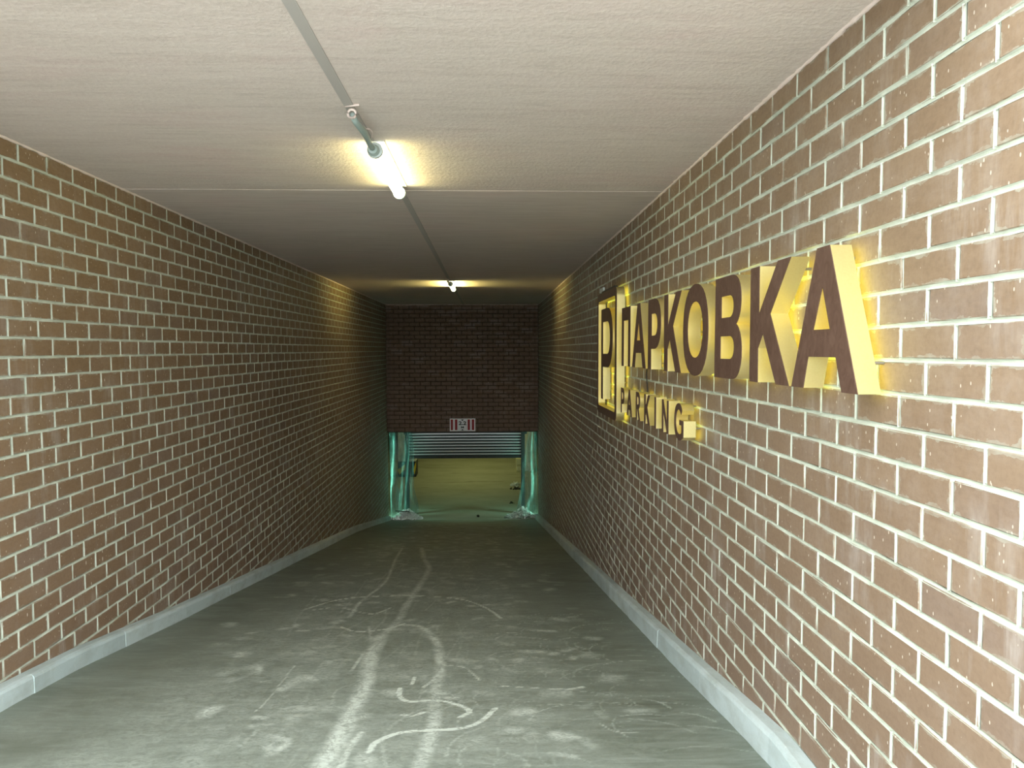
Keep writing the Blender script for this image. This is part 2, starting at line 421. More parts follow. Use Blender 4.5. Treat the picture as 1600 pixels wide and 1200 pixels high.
# painted strip running down the ceiling
pts = [(YC, -.636), (3.5, -.636), (5.3, -.612), (11, -.625), (YB, -.62)]
bm = bmesh.new(); prev = None
for y, x in pts:
    ring = [bm.verts.new(p) for p in ((x - .023, y, ZC + .002), (x - .022, y, ZC - .004), (x + .022, y, ZC - .004), (x + .023, y, ZC + .002))]
    if prev:
        for q in range(4): bm.faces.new((prev[q], prev[(q + 1) % 4], ring[(q + 1) % 4], ring[q]))
    prev = ring
tr = link('trim_1', bm_mesh('trim_1', bm), None, M_STRIP); tag(tr, 'flat grey cable strip running along the ceiling', 'trim', kind='structure')
def bead(name, x, y0, y1, r, along='y', lab=''):
    bm = bmesh.new(); n = int((y1 - y0) / .035); pts = []; rs = []
    for i in range(n + 1):
        y = y0 + (y1 - y0) * i / n
        pts.append((x + random.gauss(0, .0012), y, ZC - .001 + random.gauss(0, .001)) if along == 'y' else (y, x, ZC - .001)); rs.append(r * random.uniform(.55, 1.25))
    tube(bm, pts, rs, 6)
    o = link(name, bm_mesh(name, bm), None, M_CAULK, True); tag(o, lab, 'trim', kind='structure')
bead('trim_2', AR - .002, YC, YB, .011, lab='lumpy pinkish filler bead where the ceiling meets the right wall')
bead('trim_3', AL + .002, YC, YB, .011, lab='lumpy pinkish filler bead where the ceiling meets the left wall')
bead('trim_4', YB - .003, AL, AR, .010, 'x', 'thin pale bead where the ceiling meets the lintel wall')

# ------------------------------------------------------------------ floor of the ramp, with drag marks as an attribute
ys = [Y0]
while ys[-1] < YB: ys.append(ys[-1] + max(.008, min(.06, .0010 * ys[-1] ** 2)))
ys[-1] = YB; ys = np.array(ys); xs = np.linspace(AL - .01, AR + .01, 380)
GX, GY = np.meshgrid(xs, ys); GZ = fz(GX, GY)
k = np.minimum(1, np.abs(GX * 0 + 1))
GZ = GZ + .004 * np.sin(GX * 2.1 + GY * 1.3) * np.sin(GY * .9)
ny, nx = GX.shape
idx = np.arange(ny * nx).reshape(ny, nx)
Q = np.stack([idx[:-1, :-1], idx[:-1, 1:], idx[1:, 1:], idx[1:, :-1]], -1).reshape(-1, 4)
me = bpy.data.meshes.new('floor'); nv = ny * nx
me.vertices.add(nv); me.vertices.foreach_set('co', np.stack([GX, GY, GZ], -1).ravel().astype(np.float32))
me.loops.add(Q.size); me.loops.foreach_set('vertex_index', Q.ravel().astype(np.int32))
me.polygons.add(len(Q)); me.polygons.foreach_set('loop_start', np.arange(0, Q.size, 4, dtype=np.int32)); me.polygons.foreach_set('loop_total', np.full(len(Q), 4, np.int32))
me.update(); me.validate(); me.materials.append(M_FLOOR)
MARKS = [
(0.020,0.95,[(-0.503, 4.003), (-0.485, 3.857), (-0.424, 3.778), (-0.299, 3.797), (-0.181, 3.739), (-0.102, 3.629), (-0.148, 3.545)]),
(0.022,0.95,[(-0.534, 3.14), (-0.519, 3.242), (-0.423, 3.35), (-0.289, 3.375), (-0.131, 3.4), (-0.04, 3.492), (0.027, 3.663)]),
(0.083,0.55,[(-0.699, 2.987), (-0.7, 3.33), (-0.696, 3.673), (-0.716, 4.156), (-0.774, 4.683), (-0.794, 5.235)]),
(0.061,0.45,[(-0.794, 5.235), (-0.736, 5.744), (-0.747, 6.336), (-0.737, 7.06), (-0.733, 8.723), (-0.895, 9.876), (-1.036, 11.04)]),
(0.063,0.4,[(-0.298, 2.986), (-0.269, 3.404), (-0.294, 3.816), (-0.304, 4.458)]),
(0.055,0.5,[(-0.304, 4.458), (-0.381, 5.096), (-0.527, 5.57), (-0.705, 5.653)]),
(0.018,0.7,[(-1.588, 6.252), (-1.393, 6.71), (-1.044, 6.913), (-0.631, 6.933), (-0.254, 6.761), (-0.025, 6.364), (0.096, 5.956)]),
(0.015,0.7,[(-1.155, 5.552), (-0.996, 5.388), (-0.793, 5.477), (-0.673, 5.699)]),
(0.014,0.5,[(-1.535, 6.202), (-1.312, 6.315), (-0.999, 6.068), (-0.873, 6.331)]),
(0.031,0.5,[(-1.152, 5.918), (-1.183, 6.659), (-1.121, 7.776), (-1.251, 9.581), (-1.325, 10.999)]),
(0.016,0.35,[(-0.935, 5.559), (-0.816, 4.943), (-0.836, 4.682), (-0.835, 4.344)]),
(0.032,0.5,[(-0.629, 2.984), (-0.629, 3.194), (-0.604, 3.355)]),
(0.007,0.5,[(0.051, 4.049), (0.281, 4.004), (0.483, 3.982)]),
(0.017,0.5,[(-0.439, 3.584), (-0.389, 3.566), (-0.334, 3.616)]),
(0.017,0.5,[(-0.37, 4.025), (-0.327, 4.16), (-0.286, 4.404)]),
(0.014,0.6,[(-0.443, 4.069), (-0.443, 4.205)]),
(0.008,0.4,[(-1.189, 3.647), (-1.181, 3.86), (-1.207, 4.44)]),
(0.043,0.35,[(-1.025, 3.34), (-0.924, 3.256), (-0.962, 3.131)]),
(0.084,0.35,[(-1.151, 3.981), (-1.101, 4.198), (-1.034, 4.154)]),
(0.012,0.4,[(-0.289, 4.459), (-0.153, 4.406), (-0.06, 4.162)]),
(0.007,0.25,[(0.536, 3.444), (0.598, 3.333), (0.709, 3.314)]),
(0.032,0.4,[(0.344, 3.297), (0.407, 3.266)]),
(0.041,0.3,[(0.271, 3.109), (0.36, 3.055)]),
(0.054,0.35,[(0.33, 5.507), (0.495, 5.47)]),
(0.027,0.5,[(0.442, 3.982), (0.529, 4.028)]),
]
mk = np.zeros(GX.shape)
def smooth_path(P, n=10):
    P = [np.array(p) for p in P]; out = []
    E = [2 * P[0] - P[1]] + P + [2 * P[-1] - P[-2]]
    for i in range(1, len(E) - 2):
        for j in range(n):
            u = j / n; a, b, c, d = E[i - 1:i + 3]
            out.append(.5 * ((2 * b) + (c - a) * u + (2 * a - 5 * b + 4 * c - d) * u * u + (3 * b - a - 3 * c + d) * u ** 3))
    out.append(P[-1]); return out
def stroke(w, s, P):
    pp = smooth_path(P) if len(P) > 2 else [np.array(p) for p in P]
    x0, y0 = np.min(pp, 0) - 2 * w; x1, y1 = np.max(pp, 0) + 2 * w
    i0, i1 = np.searchsorted(ys, [y0, y1]); j0, j1 = np.searchsorted(xs, [x0, x1])
    gx, gy = GX[i0:i1, j0:j1], GY[i0:i1, j0:j1]; 
    if gx.size == 0: return
    d = np.full(gx.shape, 9.)
    for a, b in zip(pp, pp[1:]):
        ab = b - a; l = (ab @ ab) + 1e-9
        tt = np.clip(((gx - a[0]) * ab[0] + (gy - a[1]) * ab[1]) / l, 0, 1)
        d = np.minimum(d, np.hypot(gx - a[0] - tt * ab[0], gy - a[1] - tt * ab[1]))
    soft = .35 if w < .03 else .6
    m = s * np.clip((w * .62 - d) / (w * soft) + .3, 0, 1)
    if w < .03: m = m * (1 + .25 * (np.abs(d - w * .4) < w * .15))
    mk[i0:i1, j0:j1] = np.maximum(mk[i0:i1, j0:j1], m)
for w, s, P in MARKS: stroke(w * 1.15, min(1, s * 1.3), P)
# faint wheel runs and scattered boot scuffs
for j in range(60):
    x = random.choice((-1.15, -.75, -.3)) + random.gauss(0, .16); y = random.uniform(2.6, 9); L_ = random.uniform(.5, 1.8)
    stroke(random.uniform(.006, .02), random.uniform(.12, .3), [(x, y), (x + random.gauss(0, .06), y + L_ / 2), (x + random.gauss(0, .12), y + L_)])
for j in range(900):
    y = 3.0 + 13.5 * random.random() ** .8; x = random.uniform(-2.05, .75)
    if x > .2 and random.random() < .5: continue
    if x < -1.6 and random.random() < .6: continue
    a = random.gauss(0, .9); l = random.uniform(.02, .10)
    stroke(random.uniform(.05, .12), random.uniform(.15, .5), [(x, y), (x + l * math.cos(a), y + l * math.sin(a))])
for j in range(60):   # broad dusty clouds left of the middle, near the mouth
    y = random.uniform(2.6, 5.2); x = random.uniform(-1.5, -.3)
    stroke(random.uniform(.08, .2), random.uniform(.08, .22), [(x, y), (x + random.gauss(0, .1), y + random.uniform(.1, .3))])
for j in range(150):   # arcs of the trowel on the clean side
    cx, cy_ = random.uniform(-.1, 1.0), random.uniform(2.7, 6); r = random.uniform(.15, .4); a0 = random.uniform(0, 3)
    stroke(random.choice((.005, .008, .014)), random.uniform(.08, .30), [(cx + r * math.cos(a0 + q * .35), cy_ + r * math.sin(a0 + q * .35)) for q in range(4)])
u_ = np.clip((GX + 2.1) / .5, 0, 1) * np.clip((.75 - GX) / .7, 0, 1)
mk = np.maximum(mk, .10 * u_ * np.clip((13 - GY) / 6, .2, 1)) + .05 * u_
at = me.attributes.new('marks', 'FLOAT', 'POINT'); at.data.foreach_set('value', mk.ravel().astype(np.float32))
fl = link('floor', me, None, None, True); tag(fl, 'grey concrete ramp floor with pale scuffs sloping down to the door', 'floor', kind='structure')
# garage slab
bm = bmesh.new(); bx(bm, -9, 8, YB, 36, ZG - .2, ZG)
gf = link('floor_garage', bm_mesh('floor_garage', bm), None, M_GAR); tag(gf, 'level concrete floor of the garage beyond the doorway', 'floor', kind='structure')
# garage shell, seen only through the doorway
bm = bmesh.new()
bm.free(); M_GS = simple('garage_shell', (.35, .34, .28), .9)
for nm, lb, ct, bb in (('ceiling_garage', 'plain concrete ceiling of the garage beyond the doorway', 'ceiling', (-9, 8, YB + .2, 36, -1.45, -1.25)),
        ('wall_garage_far', 'far wall of the garage beyond the doorway', 'wall', (-9, 8, 36, 36.2, ZG, -1.25)),
        ('wall_garage_left', 'left side wall of the garage beyond the doorway', 'wall', (-9.2, -9, YB, 36, ZG, -1.25)),
        ('wall_garage_right', 'right side wall of the garage beyond the doorway', 'wall', (8, 8.2, YB, 36, ZG, -1.25)),
        ('wall_garage_front_left', 'garage wall beside the doorway on the left', 'wall', (-9, AL - .25, YB, YB + .2, ZG, -1.25)),
        ('wall_garage_front_right', 'garage wall beside the doorway on the right', 'wall', (AR + .25, 8, YB, YB + .2, ZG, -1.25))):
    bm = bmesh.new(); bx(bm, *bb); tag(link(nm, bm_mesh(nm, bm), None, M_GS), lb, ct, kind='structure')
# ground outside the mouth, behind the camera
bm = bmesh.new(); bx(bm, -14, 14, -26, Y0, -1.95, -1.665)
og = link('floor_outside', bm_mesh('floor_outside', bm), None, M_OUT); tag(og, 'pale paving outside the tunnel mouth', 'floor', kind='structure')

# ------------------------------------------------------------------ curbs
def curb(name, side, joints, lab):
    e = empty(name, ((AR if side > 0 else AL), 4, float(fz(0, 4)))); tag(e, lab, 'curb')
    w = .078; face = AR if side > 0 else AL
    for a, b in zip(joints, joints[1:]):
        bm = bmesh.new(); prev = None; n = 8; jx = random.gauss(0, .0004); jz = random.gauss(0, .0004)
        for i in range(n + 1):
            y = a + (b - a) * i / n
            zt = float(np.interp(y, RTx, RTy)) if side > 0 else float(np.interp(y, LFx, LFy)) + .105
            zt += jz; zb = zt - .26; wob = random.gauss(0, .0015)
            x0 = face - side * .001; xi = face - side * (w + jx + wob)
            ring = [bm.verts.new(p) for p in ((x0, y, zb), (x0, y, zt), (xi + side * .022, y, zt + random.gauss(0, .0008)), (xi + side * .006, y, zt - .007), (xi, y, zt - .022 + random.gauss(0, .001)), (xi - side * .004, y, zb))]
            if prev:
                for q in range(6): bm.faces.new((prev[q], prev[(q + 1) % 6], ring[(q + 1) % 6], ring[q]))
            else: bm.faces.new(ring)
            prev = ring
        bm.faces.new(prev[::-1])
        o = link('curb_stone', bm_mesh('curb_stone', bm), None, M_CURB)
        o.parent = e; o.matrix_parent_inverse = Matrix.Translation(-e.location)
curb('concrete_curb', 1, [Y0, .95, 1.95, 2.95] + [3.95 + i for i in range(14)] + [YB], 'pale concrete curb along the foot of the right wall')
curb('concrete_curb', -1, [Y0, .92, 1.92, 2.92] + [3.92 + i * .985 for i in range(14)] + [YB], 'pale concrete curb along the foot of the left wall')

# ------------------------------------------------------------------ sign letters
XF, XB = 1.148, 1.224
def bez(p0, p1, p2, p3, n=8):
    out = []
    for i in range(1, n + 1):
        t_ = i / n; u = 1 - t_
        out.append((u ** 3 * p0[0] + 3 * u * u * t_ * p1[0] + 3 * u * t_ * t_ * p2[0] + t_ ** 3 * p3[0], u ** 3 * p0[1] + 3 * u * u * t_ * p1[1] + 3 * u * t_ * t_ * p2[1] + t_ ** 3 * p3[1]))
    return out
def path(*items):
    """points, with ('q', corner, end) rounding through a corner (superelliptic quarter)"""
    P = []
    for it in items:
        if it[0] == 'q':
            p0 = P[-1]; c, e = it[1], it[2]; k = it[3] if len(it) > 3 else .6
            p1 = (p0[0] + (c[0] - p0[0]) * k, p0[1] + (c[1] - p0[1]) * k); p2 = (e[0] + (c[0] - e[0]) * k, e[1] + (c[1] - e[1]) * k)
            P += bez(p0, p1, p2, e)
        else: P.append(it)
    if abs(P[0][0] - P[-1][0]) + abs(P[0][1] - P[-1][1]) < 1e-5: P.pop()
    return P
def oval(y0, y1, z0, z1, k=.62):
    cy_, cz = (y0 + y1) / 2, (z0 + z1) / 2
    return path((cy_, z1), ('q', (y0, z1), (y0, cz), k), ('q', (y0, z0), (cy_, z0), k), ('q', (y1, z0), (y1, cz), k), ('q', (y1, z1), (cy_, z1), k))
def rrect(y0, y1, z0, z1, r):
    return path((y0 + r, z1), ('q', (y0, z1), (y0, z1 - r)), (y0, z0 + r), ('q', (y0, z0), (y0 + r, z0)), (y1 - r, z0), ('q', (y1, z0), (y1, z0 + r)), (y1, z1 - r), ('q', (y1, z1), (y1 - r, z1)))
def area2(P): return sum(P[i][0] * P[(i + 1) % len(P)][1] - P[(i + 1) % len(P)][0] * P[i][1] for i in range(len(P))) / 2
def plate(loops, x0, x1, name, mat, parent, inset=0):
    """solid plate of the outline between x0 and x1"""
    lo = []
    for i, L_ in enumerate(loops):
        if (area2(L_) > 0) != (i == 0): L_ = L_[::-1]
        if inset:
            n = len(L_); out = []
            for q in range(n):
                a, b, c = Vector(L_[q - 1]), Vector(L_[q]), Vector(L_[(q + 1) % n])
                d1 = (b - a).normalized(); d2 = (c - b).normalized(); nn = Vector((-(d1.y + d2.y), d1.x + d2.x))
                if nn.length < 1e-6: nn = Vector((-d1.y, d1.x))
                nn.normalize(); out.append((b.x + nn.x * inset, b.y + nn.y * inset))
            L_ = out
        lo.append(L_)
    flat = [p for L_ in lo for p in L_]; n = len(flat)
    tris = tessellate_polygon([[Vector((p[0], p[1], 0)) for p in L_] for L_ in lo])
    V = [(x0, y, z) for y, z in flat] + [(x1, y, z) for y, z in flat]
    Fc = []
    for a, b, c in tris: Fc.append((a, b, c)); Fc.append((c + n, b + n, a + n))
    s = 0
    for L_ in lo:
        m = len(L_)
        for i in range(m): j = (i + 1) % m; Fc.append((s + i, s + j, s + j + n, s + i + n))
        s += m
    bm = bmesh.new(); bm.from_mesh(mesh('t', V, Fc)); me = bm_mesh(name, bm); me.materials.append(mat)
    o = link(name, me); o.parent = parent; o.matrix_parent_inverse = Matrix.Translation(-parent.location); return o
def band(loops, x0, x1, name, mat, parent, nseg=1):
    """the returns: one ribbon around each outline, 2 mm thick, curved runs shaded smooth"""
    bm = bmesh.new()
    for i, L_ in enumerate(loops):
        if (area2(L_) > 0) != (i == 0): L_ = L_[::-1]
        n = len(L_); inn = []
        for q in range(n):
            a, b, c = Vector(L_[q - 1]), Vector(L_[q]), Vector(L_[(q + 1) % n])
            d1 = (b - a).normalized(); d2 = (c - b).normalized(); nn = Vector((-(d1.y + d2.y), d1.x + d2.x)); nn.normalize(); inn.append((b.x + nn.x * .002, b.y + nn.y * .002))
        R = [[bm.verts.new((x, p[0], p[1])) for p in pp] for x, pp in ((x0, L_), (x1, L_), (x1, inn), (x0, inn))]
        for a in range(4):
            A, B = R[a], R[(a + 1) % 4]
            for q in range(n):
                f = bm.faces.new((A[q], A[(q + 1) % n], B[(q + 1) % n], B[q]))
                if a in (0, 2): f.smooth = True
        for q in range(n):
            d1 = (Vector(L_[q]) - Vector(L_[q - 1])).normalized(); d2 = (Vector(L_[(q + 1) % n]) - Vector(L_[q])).normalized()
            if d1.dot(d2) < .8:
                for r1, r2 in ((R[0], R[1]), (R[2], R[3])):
                    ed = bm.edges.get((r1[q], r2[q]))
                    if ed: ed.smooth = False
    for ed in bm.edges:
        if len(ed.link_faces) == 2 and ed.link_faces[0].normal.length == 0: pass
    bmesh.ops.recalc_face_normals(bm, faces=bm.faces)
    for ed in bm.edges:
        if len(ed.link_faces) == 2 and ed.calc_face_angle(0) > .6: ed.smooth = False
    me = bpy.data.meshes.new(name); bm.to_mesh(me); bm.free(); me.materials.append(mat)
    o = link(name, me); o.parent = parent; o.matrix_parent_inverse = Matrix.Translation(-parent.location); return o
def letter(name, loops, lab, cat, group=None, pins=()):
    ys_ = [p[0] for p in loops[0]]; zs_ = [p[1] for p in loops[0]]
    e = empty(name, (XB, sum(ys_) / len(ys_), min(zs_))); tag(e, lab, cat, group)
    plate(loops, XF, XF + .003, 'face', M_FACE, e)
    band(loops, XF + .003, XB, 'side_return', M_GOLD, e)
    plate(loops, XB - .012, XB - .006, 'light_panel', M_GLOW, e, inset=.0045)
    for y, z in pins:
        bm = bmesh.new(); tube(bm, [(XB - .01, y, z), (AR + .0005, y, z)], .006, 8)
        o = link('spacer_pin', bm_mesh('spacer_pin', bm), None, M_PIN); o.parent = e; o.matrix_parent_inverse = Matrix.Translation(-e.location)
    return e
def sh(loops, dy): return [[(y + dy, z) for y, z in L_] for L_ in loops]
def sm(loops, cy0, cy1): return [[(cy1 + (y - cy0) * .44, -.545 + (z + .142) * .438) for y, z in L_] for L_ in loops]
T, Bt = .35, -.142
gA = [[(2.512, T), (2.420, T), (2.215, Bt), (2.318, Bt), (2.363, -.028), (2.570, -.028), (2.607, Bt), (2.709, Bt)], [(2.467, .216), (2.407, .067), (2.532, .067)]]
gK = [[(3.150, T), (3.050, T), (3.050, .146), (2.856, T), (2.732, T), (2.927, .144), (2.734, Bt), (2.860, Bt), (3.003, .065), (3.057, .004), (3.057, Bt), (3.152, Bt)]]
gB = [path((3.640, T), (3.40, T), ('q', (3.268, T), (3.268, .235)), ('q', (3.268, .145), (3.333, .118)), ('q', (3.256, .090), (3.256, -.01)), ('q', (3.256, Bt), (3.385, Bt)), (3.648, Bt)),
      path((3.547, .256), (3.425, .256), ('q', (3.368, .256), (3.368, .203)), ('q', (3.368, .152), (3.425, .152)), (3.547, .152)),
      path((3.556, .062), (3.420, .062), ('q', (3.358, .062), (3.358, .008)), ('q', (3.358, -.047), (3.420, -.047)), (3.556, -.047))]
gO = [oval(3.759, 4.247, -.150, .362), oval(3.856, 4.150, -.048, .264)]
gP = [path((5.180, T), (4.985, T), ('q', (4.800, T), (4.800, .178)), ('q', (4.800, .003), (4.985, .003)), (5.090, .003), (5.090, Bt), (5.187, Bt)),
      path((5.075, .247), (4.985, .247), ('q', (4.898, .247), (4.898, .172)), ('q', (4.898, .095), (4.985, .095)), (5.075, .095))]
gPe = [[(6.208, T), (5.838, T), (5.845, Bt), (5.930, Bt), (5.925, .242), (6.122, .242), (6.124, Bt), (6.216, Bt)]]
GL = 'large raised letters of the top line of the sign'; GS = 'small raised letters of the lower line of the sign'
letter('sign_letter', gPe, 'large bronze square-topped letter П beginning the top line', 'letter', GL, [(6.17, .2), (5.88, .2), (6.17, -.1)])
letter('sign_letter', sh(gA, 3.049), 'large bronze letter А, second of the top line, after the square-topped letter', 'letter', GL, [(5.70, -.1), (5.32, -.1), (5.5, .3)])
letter('sign_letter', gP, 'large bronze letter Р, third of the top line, with one closed bowl', 'letter', GL, [(5.14, -.1), (5.14, .3)])
letter('sign_letter', sh(gK, 1.56), 'large bronze letter К just left of the big round O, fourth of the top line', 'letter', GL, [(4.68, -.1), (4.68, .3)])
letter('sign_letter', gO, 'large round bronze letter О with a gold inside, middle of the top line', 'letter', GL, [(4.2, .1), (3.8, .1)])
letter('sign_letter', gB, 'large bronze letter В with two closed bowls, just right of the round O', 'letter', GL, [(3.6, -.1), (3.6, .3)])
letter('sign_letter', gK, 'large bronze letter К next to the last letter of the top line', 'letter', GL, [(3.1, -.1), (3.1, .3), (2.79, .31)])
letter('sign_letter', gA, 'large bronze letter А ending the top line, nearest the viewer, wide cream side', 'letter', GL, [(2.66, -.1), (2.262, -.045), (2.46, .31)])
# small line
sp_ = [path((6.238, -.330), (6.160, -.330), ('q', (6.090, -.330), (6.090, -.398)), ('q', (6.090, -.468), (6.160, -.468)), (6.200, -.468), (6.200, -.545), (6.238, -.545)),
       path((6.200, -.368), (6.165, -.368), ('q', (6.132, -.368), (6.132, -.399)), ('q', (6.132, -.430), (6.165, -.430)), (6.200, -.430))]
sr_ = [path((5.600, -.330), (5.520, -.330), ('q', (5.452, -.330), (5.452, -.395)), ('q', (5.452, -.445), (5.500, -.458)), (5.445, -.545), (5.490, -.545), (5.540, -.460), (5.560, -.460), (5.560, -.545), (5.600, -.545)),
       path((5.560, -.366), (5.525, -.366), ('q', (5.494, -.366), (5.494, -.396)), ('q', (5.494, -.426), (5.525, -.426)), (5.560, -.426))]
si_ = [[(4.968, -.330), (4.926, -.330), (4.926, -.545), (4.968, -.545)]]
sn_ = [[(4.752, -.330), (4.716, -.330), (4.618, -.478), (4.618, -.330), (4.580, -.330), (4.580, -.545), (4.616, -.545), (4.714, -.397), (4.714, -.545), (4.752, -.545)]]
sg_ = [path((4.256, -.366), ('q', (4.275, -.326), (4.330, -.326)), ('q', (4.434, -.326), (4.434, -.440)), ('q', (4.434, -.550), (4.320, -.550)), ('q', (4.265, -.550), (4.224, -.522)), (4.224, -.426), (4.314, -.426), (4.314, -.455), (4.266, -.455), (4.266, -.498),
       ('q', (4.285, -.512), (4.318, -.512)), ('q', (4.394, -.512), (4.394, -.440)), ('q', (4.394, -.364), (4.330, -.364)), ('q', (4.295, -.364), (4.277, -.392)))]
letter('sign_letter', sp_, 'small bronze letter P beginning the lower line, right beside the rounded border', 'letter', GS, [(6.22, -.52)])
letter('sign_letter', sm(gA, 2.462, 5.865), 'small bronze letter A of the lower line, between P and R', 'letter', GS, [(5.8, -.53)])
letter('sign_letter', sr_, 'small bronze letter R of the lower line, between A and K', 'letter', GS, [(5.58, -.52)])
letter('sign_letter', sm(gK, 2.94, 5.206), 'small bronze letter K of the lower line, between R and I', 'letter', GS, [(5.28, -.52)])
letter('sign_letter', si_, 'small plain bar letter I of the lower line, after K', 'letter', GS, [(4.947, -.52)])
letter('sign_letter', sn_, 'small bronze letter N of the lower line, between I and G', 'letter', GS, [(4.73, -.52)])
letter('sign_letter', sg_, 'small bronze letter G ending the lower line, nearest the viewer', 'letter', GS, [(4.236, -.47), (4.33, -.345)])
# framed P
letter('rounded_border', [rrect(6.470, 7.610, -.650, .565, .085), rrect(6.553, 7.540, -.577, .488, .03)], 'tall rounded gold-edged border around the tall letter P', 'sign border', None, [(6.51, -.3), (6.51, .3), (7.57, -.3), (7.57, .3)])
letter('sign_letter', [path((7.340, .400), (6.960, .400), ('q', (6.675, .400), (6.675, .115)), ('q', (6.675, -.174), (6.960, -.174)), (7.237, -.174), (7.237, -.500), (7.340, -.500)),
       path((7.237, .271), (6.980, .271), ('q', (6.818, .271), (6.818, .114)), ('q', (6.818, -.044), (6.980, -.044)), (7.237, -.044))], 'tall dark bronze letter P standing inside the rounded border', 'letter', None, [(7.29, -.4), (7.29, .3)])
# thin cable between the two lines, small box above the frame
bm = bmesh.new(); tube(bm, [(AR - .004, 5.66, -.10), (AR - .012, 5.655, -.2), (AR - .010, 5.63, -.3), (AR - .012, 5.61, -.40)], .004, 6)
tag(link('power_cable', bm_mesh('c', bm), None, M_BLACK, True), 'thin black cable running down the bricks between the two sign lines', 'cable')
bm = bmesh.new(); bx(bm, AR - .022, AR + .002, 7.78, 8.02, .615, .665, .004)
bxo = empty('cable_box', (AR, 7.9, .615)); tag(bxo, 'tiny grey cable box on the wall above the rounded border', 'box')
o = link('housing', bm_mesh('housing', bm), None, M_CAP); o.parent = bxo; o.matrix_parent_inverse = Matrix.Translation(-bxo.location)
bm = bmesh.new(); bx(bm, AR - .035, AR + .002, 7.02, 7.78, .585, .618, .003)  # black bar standing for the shadow band above the border
o = link('shadow_band', bm_mesh('shadow_band', bm), None, M_BLACK); o.parent = bxo; o.matrix_parent_inverse = Matrix.Translation(-bxo.location)

# ------------------------------------------------------------------ ceiling lamps
def lamp(x, y0, y1, lab, cond, LAMP_FAN):
    e = empty('tube_light', (x, (y0 + y1) / 2, ZC)); tag(e, lab, 'lamp', 'tube lights on the ceiling')
    def add(nm, bm, mat, smth=False, par=None):
        o = link(nm, bm_mesh(nm, bm), None, mat, smth); o.parent = par or e; o.matrix_parent_inverse = Matrix.Translation(-e.location); return o
    zc = ZC - .051
    bm = bmesh.new(); n = 14
    tube(bm, [(x, y0 + .02, zc), (x, y1 - .02, zc)], .036, 20)
    add('diffuser', bm, M_TUBE, False)
    bm = bmesh.new(); bx(bm, x - .050, x + .050, y0 + .005, y1 - .005, ZC - .005, ZC + .001); add('housing', bm, M_TRAY)  # tray added to shade the ceiling beside the tube
    for a, b in ((y0, y0 + .025), (y1 - .025, y1)):
        bm = bmesh.new(); tube(bm, [(x, a, zc), (x, b, zc)], .042, 20); add('end_cap', bm, M_CAP)
    bm = bmesh.new()
    for yy in (y0 + .2, y1 - .2):
        bm = bmesh.new(); bx(bm, x - .012, x + .012, yy - .01, yy + .01, ZC - .012, ZC + .001); add('mounting_clip', bm, M_CAP)
    c0 = y0 - cond
    bm = bmesh.new(); tube(bm, [(x - .015, c0, zc + .004), (x - .012, c0 + cond * .15, zc - .004), (x + .004, c0 + cond * .35, zc - .012), (x - .004, c0 + cond * .6, zc), (x - .012, c0 + cond * .85, zc + .004), (x - .006, y0 + .004, zc)], [.014, .015, .017, .015, .014, .016], 12)
    add('conduit', bm, M_COND, True)
    bm = bmesh.new()
    ring = [(x - .016 + .019 * math.cos(q * PI / 6), c0 - .004, zc + .010 + .019 * math.sin(q * PI / 6)) for q in range(-5, 12)]
    tube(bm, ring, .006, 6); tube(bm, [(x - .05, c0 + .01, ZC - .004), (x + .02, c0 - .015, ZC - .004)], .005, 6); add('pipe_clip', bm, M_PLAST, True)
    bm = bmesh.new(); m_ = c0 + cond * .5
    tube(bm, [(x + .010, m_ - .05, zc + .012), (x + .022, m_ - .02, zc + .02), (x + .028, m_ + .02, zc + .018), (x + .018, m_ + .07, zc + .008), (x + .008, m_ + .10, zc + .006)], .0035, 6); add('loose_wire', bm, M_PLAST, True)
    bm = bmesh.new(); tube(bm, [(x - .006, y0 - .03, zc - .004), (x - .006, y0 + .002, zc - .004)], [.024, .034], 16); add('cable_gland', bm, M_COND)
    # the optic throws a flat fan of light sideways across the ceiling
    for s in (-1, 1):
        l = area('tube_fan', (x + s * .044, (y0 + y1) / 2, zc), (0, 0, 0), y1 - y0 - .06, .05, LAMP_FAN, (1.0, .84, .24), 95)
        d = Vector((s, 0, .35)).normalized(); 
        zax = -d; xax = Vector((0, 1, 0)); yax = zax.cross(xax)
        l.matrix_world = Matrix(((xax.x, yax.x, zax.x, l.location.x), (xax.y, yax.y, zax.y, l.location.y), (xax.z, yax.z, zax.z, l.location.z), (0, 0, 0, 1)))
        l.parent = e; l.matrix_parent_inverse = Matrix.Translation(-e.location)
lamp(-.605, 3.96, 5.05, 'lit tube lamp on the ceiling nearest the viewer, fed by a grey conduit', .56, .9)
lamp(-.615, 11.9, 12.98, 'small distant lit tube lamp on the ceiling near the lintel wall', .35, 9)

